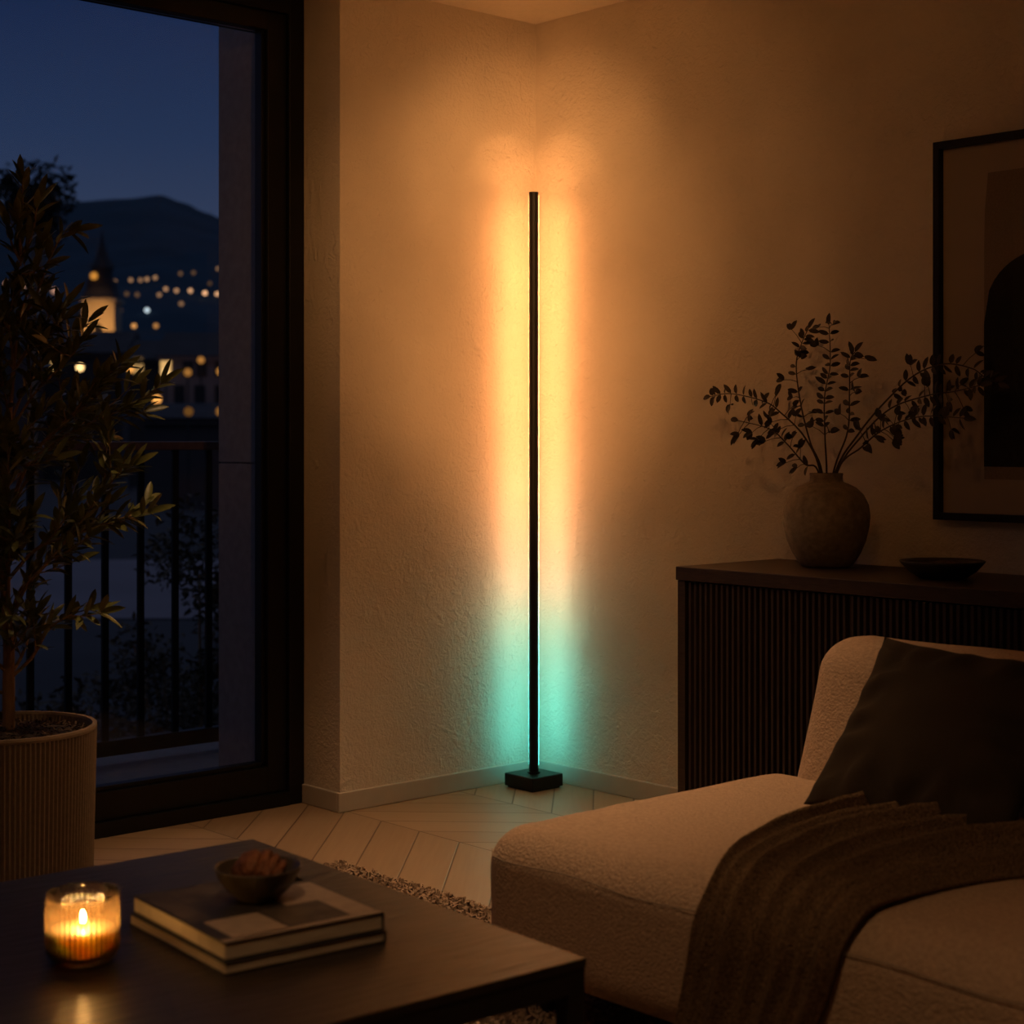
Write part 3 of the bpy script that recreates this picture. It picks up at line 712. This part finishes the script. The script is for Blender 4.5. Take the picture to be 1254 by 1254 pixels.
ro = random.Random(21)
K = .002033
def T2(px, py, dep=0): return Vector(((px - 5) * K, dep, 1.18 - (py - 535) * K))
trunk = [T2(11, 897), T2(10.5, 850), T2(11, 810), T2(10, 770), T2(6, 720), T2(4, 660), T2(7, 600), T2(10, 540), T2(15, 470), T2(21, 400), T2(26, 310), T2(28, 240)]
tm = MB(); tP = [interp(trunk, i / 60) for i in range(61)]
tm.tube(tP, [max(.0022, .0165 - .0024 * (i / 60 * 4) - (.0085 * max(0, i / 60 - .25) if i > 0 else 0)) if i / 60 < .95 else .002 for i in range(61)], 12)
tm.build('trunk', BARK, ot, smooth=True)
brs = [ # branch polylines seen from the room: pixel path converted to metres, then spread about the trunk
 [(11, 832), (40, 805), (62, 770), (90, 752), (112, 745)],
 [(10, 775), (30, 722), (60, 688), (94, 647), (124, 606), (146, 582), (164, 570)],
 [(6, 715), (45, 672), (90, 655), (130, 640), (160, 632)],
 [(5, 640), (40, 560), (80, 520), (112, 487), (134, 464), (152, 446)],
 [(8, 590), (60, 545), (100, 522), (136, 506), (154, 498)],
 [(12, 530), (40, 485), (68, 455), (88, 435), (100, 418)],
 [(16, 455), (42, 420), (64, 398), (82, 372)],
 [(21, 400), (45, 360), (60, 320), (76, 290), (92, 283)],
 [(25, 320), (40, 285), (44, 262), (48, 245)],
]
tw = MB(); lf = MB()
def grow(poly, r0, r1, first, dens):
    n = 26; P = [interp(poly, i / n) for i in range(n + 1)]
    tw.tube(P, [r0 + (r1 - r0) * i / n for i in range(n + 1)], 6)
    L = sum((P[i + 1] - P[i]).length for i in range(n)); k = int(L * (1 - first) / dens); az = ro.uniform(0, 6)
    for i in range(k + 1):
        t = first + (1 - first) * (i + ro.uniform(-.2, .2)) / max(1, k); t = min(max(t, 0), 1)
        p = interp(poly, t); d = (interp(poly, min(t + .03, 1)) - interp(poly, max(t - .03, 0)))
        if d.length < 1e-6: continue
        d.normalize(); a = d.cross(Vector((0, .3, 1)).normalized())
        if a.length < 1e-3: a = d.cross(Vector((1, 0, 0)))
        a.normalize(); c = d.cross(a); az += 1.7
        for sg in (0, PI):
            if ro.random() < .12: continue
            sd = a * math.cos(az + sg + ro.uniform(-.4, .4)) + c * math.sin(az + sg + ro.uniform(-.4, .4))
            leaf(lf, p, d * ro.uniform(.6, 1.1) + sd * ro.uniform(.5, 1.0) + Vector((0, 0, ro.uniform(-.1, .25))), Vector((ro.uniform(-.5, .5), ro.uniform(-.5, .5), 1)), ro.uniform(.042, .075), ro.uniform(.013, .020), 0, ro.uniform(-.05, .25))
    e = interp(poly, 1); leaf(lf, e, interp(poly, 1) - interp(poly, .95), Vector((0, -1, .4)), .07, .018)
    return P
def sub(P, n, ln, dens):
    for _ in range(n):
        i = ro.randint(6, 24); p = P[i]; d = (P[i + 1] - P[i - 1]).normalized()
        dv = (d * ro.uniform(.4, 1.0) + Vector((ro.uniform(-1, 1), ro.uniform(-1, 1), ro.uniform(-.5, .7))) * .8).normalized(); l = ln * ro.uniform(.6, 1.2)
        grow([p, p + dv * l * .5 + Vector((0, 0, .01)), p + dv * l + Vector((0, 0, .03))], .0022, .001, .12, .020)
for bi, br in enumerate(brs):
    base = interp(trunk, 0); o0 = T2(*br[0])
    for ci, (rot, sc) in enumerate(((0, 1.0), (R(70), .80), (R(-75), .85), (R(165), .8), (R(215), .9))):
        if ci and ro.random() < .12: continue
        rot += ro.uniform(-.25, .25) if ci else ro.uniform(-.18, .18)
        dz = 0 if ci == 0 else ro.uniform(-.06, .04)
        poly = []; zs_ = 1 if ci == 0 else ro.uniform(.75, 1.0) * (.8 if bi > 5 else 1)
        if bi > 6 and ci: sc *= .75
        for (px, py) in br:
            q = T2(px, py) - o0; x, z = q.x * sc, q.z * sc * zs_
            poly.append(Vector((o0.x + x * math.cos(rot), x * math.sin(rot), o0.z + z + dz)))
        if ci: poly[0] = Vector((o0.x, 0, o0.z + dz * .6))
        P = grow(poly, .0055 if bi < 4 else .004, .0012, .32 if bi < 4 else .22, .0195)
        sub(P, (2, 6, 5, 5, 5, 4, 3, 1, 0)[bi], .13 if bi < 6 else .09, .02)
grow([trunk[-3], trunk[-2], trunk[-1], T2(27, 222)], .003, .001, .15, .024)
tw.build('branches', TWIG, ot, smooth=True); lf.build('foliage', OLEAF, ot, smooth=True, recalc=False)

# ================================================================== OUTSIDE
VX, VY = 4.346, -4.035
RX, RY = .67014, .74223; FX, FY = -.74223, .67014
def W_(a, d): return (VX + RX * a + FX * d, VY + RY * a + FY * d)
OR = R(47.922)
b = MB(); b.add([(-1500, -900, -1.5), (-1.4, -900, -1.5), (-1.4, 900, -1.5), (-1500, 900, -1.5)], [(0, 1, 2, 3)]); struct(b.build('ground', GROUND, recalc=False), 'dark garden ground sloping away below the terrace', 'ground')
b = MB(); x, y = 0, 0
b.add([(*W_(-12, 25), -1.48), (*W_(-3.9, 25), -1.48), (*W_(-6, 37), -1.48), (*W_(-16, 37), -1.48)], [(0, 1, 2, 3)]); struct(b.build('ground_street', STREET, recalc=False), 'pale street seen through the railing', 'street')
# hill
rg_px = [(-300, 300), (-160, 270), (-60, 258), (0, 252), (60, 248), (100, 246), (150, 241), (195, 238), (225, 248), (250, 258), (277, 266), (330, 285), (420, 300), (520, 330)]
def ridge(px):
    for i in range(len(rg_px) - 1):
        if rg_px[i][0] <= px <= rg_px[i + 1][0]:
            u = (px - rg_px[i][0]) / (rg_px[i + 1][0] - rg_px[i][0]); u = u * u * (3 - 2 * u); py = rg_px[i][1] + (rg_px[i + 1][1] - rg_px[i][1]) * u
            return 1.18 + (535 - py) / 2090 * 1500
    return 180
def hillfn(u, v):
    px = -300 + 820 * u; d = 540 + 1260 * v; a = (px - 627) / 2090 * d
    z = -1.5 + (ridge(px) + 1.5) * (d - 560) / 940 if d < 1500 else ridge(px) - (d - 1500) * .1
    x, y = W_(a, d); return (x, y, z + 3.0 * noise.noise(Vector((x, y, 0)) * .02) * min(1, v * 6))
b = MB(); b.grid(hillfn, 100, 60); struct(b.build('hill', HILL, smooth=True), 'dark wooded hill across the valley', 'hill')

HL = [(-833.3, 460.0, 86.0), (-830.5, 468.0, 87.2), (-825.5, 471.1, 87.0), (-825.0, 474.9, 87.7), (-826.5, 480.9, 89.0), (-849.3, 510.6, 94.8), (-861.5, 526.7, 97.2), (-896.4, 565.5, 104.7), (-828.6, 517.2, 88.2), (-787.6, 464.5, 79.3), (-785.5, 469.7, 78.6), (-791.1, 481.6, 79.6), (-789.9, 489.9, 78.7), (-790.8, 498.2, 78.8), (-745.2, 448.3, 68.2), (-739.0, 410.4, 62.7), (-727.5, 418.6, 62.5), (-785.3, 440.1, 75.2), (-777.8, 441.9, 74.4), (-767.5, 448.8, 74.1), (-883.1, 420.8, 85.6), (-867.9, 423.0, 83.8), (-858.4, 428.8, 83.5), (-833.7, 424.0, 79.0), (-691.9, 391.3, 52.0), (-683.5, 397.8, 51.9), (-643.4, 393.9, 42.3)]
HS = [.35, .35, .3, .4, .38, .14, .12, .25, .08, .45, .5, .85, 1.3, .95, .25, .12, .75, .1, .12, .3, .55, .5, .6, .4, .75, .45, .2]
WARM = {}
def lampmat(s, col=(1, .62, .34)):
    k = (round(s, 2), col)
    if k not in WARM: WARM[k] = em('street_light_glow', col, s)
    return WARM[k]
POSTM = pm('lamp_post_paint', (.02, .02, .02), .6)
LAB = ['first amber light of the upper row on the hill, counted from the church spire', 'second amber light of the upper row on the hill, counted from the spire', 'third amber light of the upper row on the hill, counted from the spire',
 'fourth amber light of the upper row on the hill, counted from the spire', 'fifth amber light on the hill, last of the close upper cluster', 'faint light high on the hill, above the bright lower row',
 'faint light high on the hill, just right of the other faint one', 'highest light on the hill, nearest the concrete jamb', 'dim light above the last two bright lights of the row',
 'first light of the bright lower row on the hill', 'second light of the bright lower row on the hill', 'third light of the bright lower row on the hill', 'brightest light of the lower row, fourth along', 'last light of the bright lower row, beside the concrete jamb',
 'dim light just under the bright lower row', 'very dim light between the church tower and the white light', 'cold white light at the foot of the hill', 'very dim light below the upper cluster, nearer the spire', 'very dim light below the upper cluster, second from the spire', 'dim light leading into the bright lower row',
 'pinkish light on the hill behind the olive, first from the frame edge', 'pinkish light on the hill behind the olive, second from the frame edge', 'pinkish light on the hill behind the olive, third from the frame edge', 'pinkish light on the hill behind the olive, closest to the spire',
 'warm light in the dark fold below the white light, brighter of the pair', 'warm light in the dark fold below the white light, fainter of the pair', 'dim orange light low on the dark slope above the lit windows']
for i, ((x, y, z), s_) in enumerate(zip(HL, HS)):
    m = MB(); r = 1.15 if i not in (20, 21, 22, 23) else 1.6
    m.lathe([(r * math.sin(PI * k / 8), -r * math.cos(PI * k / 8)) for k in range(9)], 12, 0); m.tube([(0, 0, -7), (0, 0, -r * .95)], .12, 6, 1)
    col = (.75, .92, 1.0) if i == 16 else ((1, .52, .34) if i in range(20, 24) else ((1, .44, .12) if i > 23 else (1, .53, .26)))
    tag(m.build('street_light', [lampmat(s_ * (1.05 if i != 16 else 1.3), col), POSTM], loc=(x, y, z)), LAB[i], 'street light', 'town lights on the hillside')

# church
ch = thing('church', 'floodlit church with square belfry and dark pointed spire', 'church', (-140.4, 74.4, -1.5), OR)
m = MB(); m.box(-1.5, 1.5, 0, 3, 0, 15.3); m.build('tower', STONE, ch)
m = MB(); m.box(-1.7, 1.7, -.2, 3.2, 15.3, 15.7); m.build('cornice', STONE, ch)
m = MB(); m.box(-1.65, 1.65, -.15, 3.15, 11.5, 11.75); m.build('cornice', STONE, ch)
m = MB(); m.lathe([(2.2, 15.7), (1.75, 16.5), (1.6, 17.5)], 4); m.build('tower_roof', SPIRE, ch, loc=(0, 1.5, 0)).rotation_euler = (0, 0, PI / 4)
m = MB(); m.lathe([(1.0, 17.5), (1.0, 18.6)], 8); m.build('lantern', SPIRE, ch, loc=(0, 1.5, 0))
m = MB(); m.lathe([(1.2, 18.6), (.6, 19.7), (.22, 21.0), (.02, 22.3)], 8); m.build('spire', SPIRE, ch, loc=(0, 1.5, 0))
m = MB(); m.box(-.36, .36, -.06, .05, 11.8, 12.9)
m.add([(.36 * math.cos(PI * k / 10), -.06, 12.9 + .36 * math.sin(PI * k / 10)) for k in range(11)], [tuple(range(11))]); m.build('bell_opening', DARKW, ch)
m = MB(); m.lathe([(.36 * math.sin(PI * k / 8), .36 - .36 * math.cos(PI * k / 8)) for k in range(9)], 12); m.build('lantern_lamp', em('lantern_glow', (1, .40, .06), .6), ch, loc=(-.40, -.05, 17.4))
m = MB(); m.box(-7.5, -1.55, .5, 12, 0, 11.0); m.build('nave', STONE, ch)
m = MB(); m.add([(-7.8, .2, 11), (-1.55, .2, 11), (-1.55, 6, 15), (-7.8, 6, 15), (-7.8, 12.3, 11), (-1.55, 12.3, 11)], [(0, 1, 2, 3), (3, 2, 5, 4), (0, 3, 4), (1, 5, 2)]); m.build('nave_roof', SPIRE, ch)
def spot(name, a, y, z, tgt, power, size, col=(1, .50, .15)):
    l = bpy.data.lights.new(name, 'SPOT'); l.energy = power; l.color = col; l.spot_size = R(size); l.spot_blend = .7; l.shadow_soft_size = .3
    o = bpy.data.objects.new(name, l); C.objects.link(o); o.parent = ch; o.location = (a, y, z)
    o.rotation_euler = (Vector(tgt) - Vector((a, y, z))).to_track_quat('-Z', 'Y').to_euler()
spot('floodlight', 0, -8, 8.0, (0, 0, 13.2), 5600, 30); spot('nave_floodlight', -4.5, -7, 3, (-4.5, .5, 8), 1500, 60)

# town houses (local x = along the street, y = away)
def house(nm, x, y, W, D, H, lab, wall, rows_, lit, roof=1.6):
    t = thing(nm, lab, 'building', (x, y, -1.5), OR, 'houses beyond the railing')
    m = MB(); m.box(0, W, 0, D, 0, H); m.build('wall', wall, t)
    m = MB(); m.add([(-.3, -.3, H), (W + .3, -.3, H), (W + .3, D + .3, H), (-.3, D + .3, H), (-.3, D / 2, H + roof), (W + .3, D / 2, H + roof)], [(0, 1, 5, 4), (2, 3, 4, 5), (0, 4, 3), (1, 2, 5), (0, 3, 2, 1)]); m.build('roof', ROOF, t)
    for (zz, hh, xs_) in rows_:
        for k, xx in enumerate(xs_):
            s_ = lit.get((round(zz, 1), k))
            m = MB(); m.box(xx - .27, xx + .27, -.05, .03, zz, zz + hh)
            m.build('window', (em('lit_window', (1, .58, .20), s_) if s_ else DARKW), t)
    m = MB(); m.box(-.1, W + .1, -.18, 0, H - .25, H - .02); m.build('eaves', wall, t)
def pxh(px, d): return W_((px - 627) / 2090 * d, d)
def zz(py, d): return 1.18 + (535 - py) / 2090 * d + 1.5
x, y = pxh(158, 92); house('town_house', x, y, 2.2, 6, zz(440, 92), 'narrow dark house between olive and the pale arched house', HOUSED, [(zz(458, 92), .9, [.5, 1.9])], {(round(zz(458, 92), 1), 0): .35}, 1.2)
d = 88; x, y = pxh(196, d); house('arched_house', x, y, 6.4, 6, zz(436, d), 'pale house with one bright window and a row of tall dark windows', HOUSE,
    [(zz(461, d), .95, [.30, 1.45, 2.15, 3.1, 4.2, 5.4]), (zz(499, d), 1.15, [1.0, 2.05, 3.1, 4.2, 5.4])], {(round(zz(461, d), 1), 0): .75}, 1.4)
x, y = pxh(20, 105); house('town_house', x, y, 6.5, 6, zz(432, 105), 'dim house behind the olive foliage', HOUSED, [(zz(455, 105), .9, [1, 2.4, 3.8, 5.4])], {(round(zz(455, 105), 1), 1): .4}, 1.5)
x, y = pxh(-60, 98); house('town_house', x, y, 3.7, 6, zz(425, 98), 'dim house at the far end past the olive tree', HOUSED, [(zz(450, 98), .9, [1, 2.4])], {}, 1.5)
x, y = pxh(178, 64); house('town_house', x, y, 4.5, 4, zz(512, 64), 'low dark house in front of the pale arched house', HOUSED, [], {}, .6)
# nearer street lamps
for (px, py, d, s_, r, lab) in ((98, 450, 84, 2.6, .20, 'bright street lamp glowing just under the church'), (160, 452, 84, 1.3, .18, 'orange street lamp left of the pale arched house'), (192, 489, 78, 1.5, .21, 'orange lamp alone under the bright window of the arched house'),
    (203, 455, 86, 1.3, .20, 'bright lamp under the lit window of the pale arched house'), (230, 456, 86, .40, .2, 'orange lamp between the bright window and the end of the arched house'), (231, 504, 62, .16, .17, 'dim lamp low in front of the arched house, nearer the church'), (270, 504, 62, .3, .17, 'dim lamp low in front of the arched house, beside the jamb'), (246, 441, 86, .5, .18, 'small orange lamp above the windows of the arched house'), (270, 455, 86, .55, .2, 'orange lamp on the arched house, beside the concrete jamb'), (55, 420, 122, 1.0, .34, 'pinkish street lamp behind the olive, below the hill lights')):
    xx, yy = pxh(px, d); z = 1.18 + (535 - py) / 2090 * d
    m = MB(); m.lathe([(r * math.sin(PI * k / 8), -r * math.cos(PI * k / 8)) for k in range(9)], 12, 0); m.tube([(0, 0, -1.5 - z), (0, 0, -r * .95)], .05, 6, 1)
    tag(m.build('street_lamp', [lampmat(s_ * .8, (1, .42, .09) if px not in (98, 203) else (1, .62, .24)), POSTM], loc=(xx, yy, z)), lab, 'street lamp', 'street lamps in the town')

# trees and shrubs outside
def plant(nm, lab, cat, loc, rx, rz_, n, ls, mat, seed, stem, grp, clumps=None):
    t = thing(nm, lab, cat, loc, 0, grp); r = random.Random(seed); m = MB()
    cl = [(Vector((r.gauss(0, .45) * rx, r.gauss(0, .45) * rx, stem + rz_ * (.5 + .5 * r.uniform(-1, 1)))), r.uniform(.25, .5) * rx) for _ in range(clumps or 12)]
    for i in range(n):
        c, cr_ = r.choice(cl); d = Vector((r.gauss(0, 1), r.gauss(0, 1), r.gauss(0, 1))).normalized() * cr_ * r.random() ** .4
        leaf(m, c + d, Vector((r.uniform(-1, 1), r.uniform(-1, 1), r.uniform(-.6, .8))), Vector((r.uniform(-1, 1), r.uniform(-1, 1), 1)), ls * r.uniform(.7, 1.3), ls * .5, 0, .1, 2)
    m.build('foliage', mat, t, recalc=False)
    m = MB(); m.tube([(0, 0, 0), (.02 * rx, 0, stem * .5), (0, .02 * rx, stem + rz_ * .4)], [.03 * stem ** .5 + .02, .025 * stem ** .5 + .015, .012], 7)
    for c, cr_ in cl[:8]: m.tube([(0, 0, stem * .8), tuple(c * .5 + Vector((0, 0, stem * .35))), tuple(c)], [.02, .015, .006], 5)
    m.build('stems', BARK, t)
x, y = pxh(40, 30); plant('dark_tree', 'dark tree silhouetted against the dusk sky behind the olive', 'tree', (x, y, -1.5), .9, 1.1, 1500, .16, DTREE, 4, 6.1, 'trees outside', 10)
for i, (px, d, rx, h, n, lab) in enumerate(((248, 9.6, .50, 1.95, 4200, 'tall shrub beyond the railing next to the concrete jamb'), (212, 11.2, .46, 1.45, 3000, 'mid-height shrub beyond the railing, beside the tall one'), (170, 9.4, .5, .85, 2600, 'low shrub beyond the railing in front of the pale street'), (112, 9.9, .5, .95, 2000, 'low shrub beyond the railing nearest the planter'), (52, 9.4, .5, 1.0, 1500, 'shrub beyond the railing hidden behind the planter and olive'))):
    x, y = pxh(px, d); plant('garden_shrub', lab, 'shrub', (x, y, -1.5), rx, h, n, .06, BUSH, 40 + i, .2, 'shrubs beyond the railing', 22)
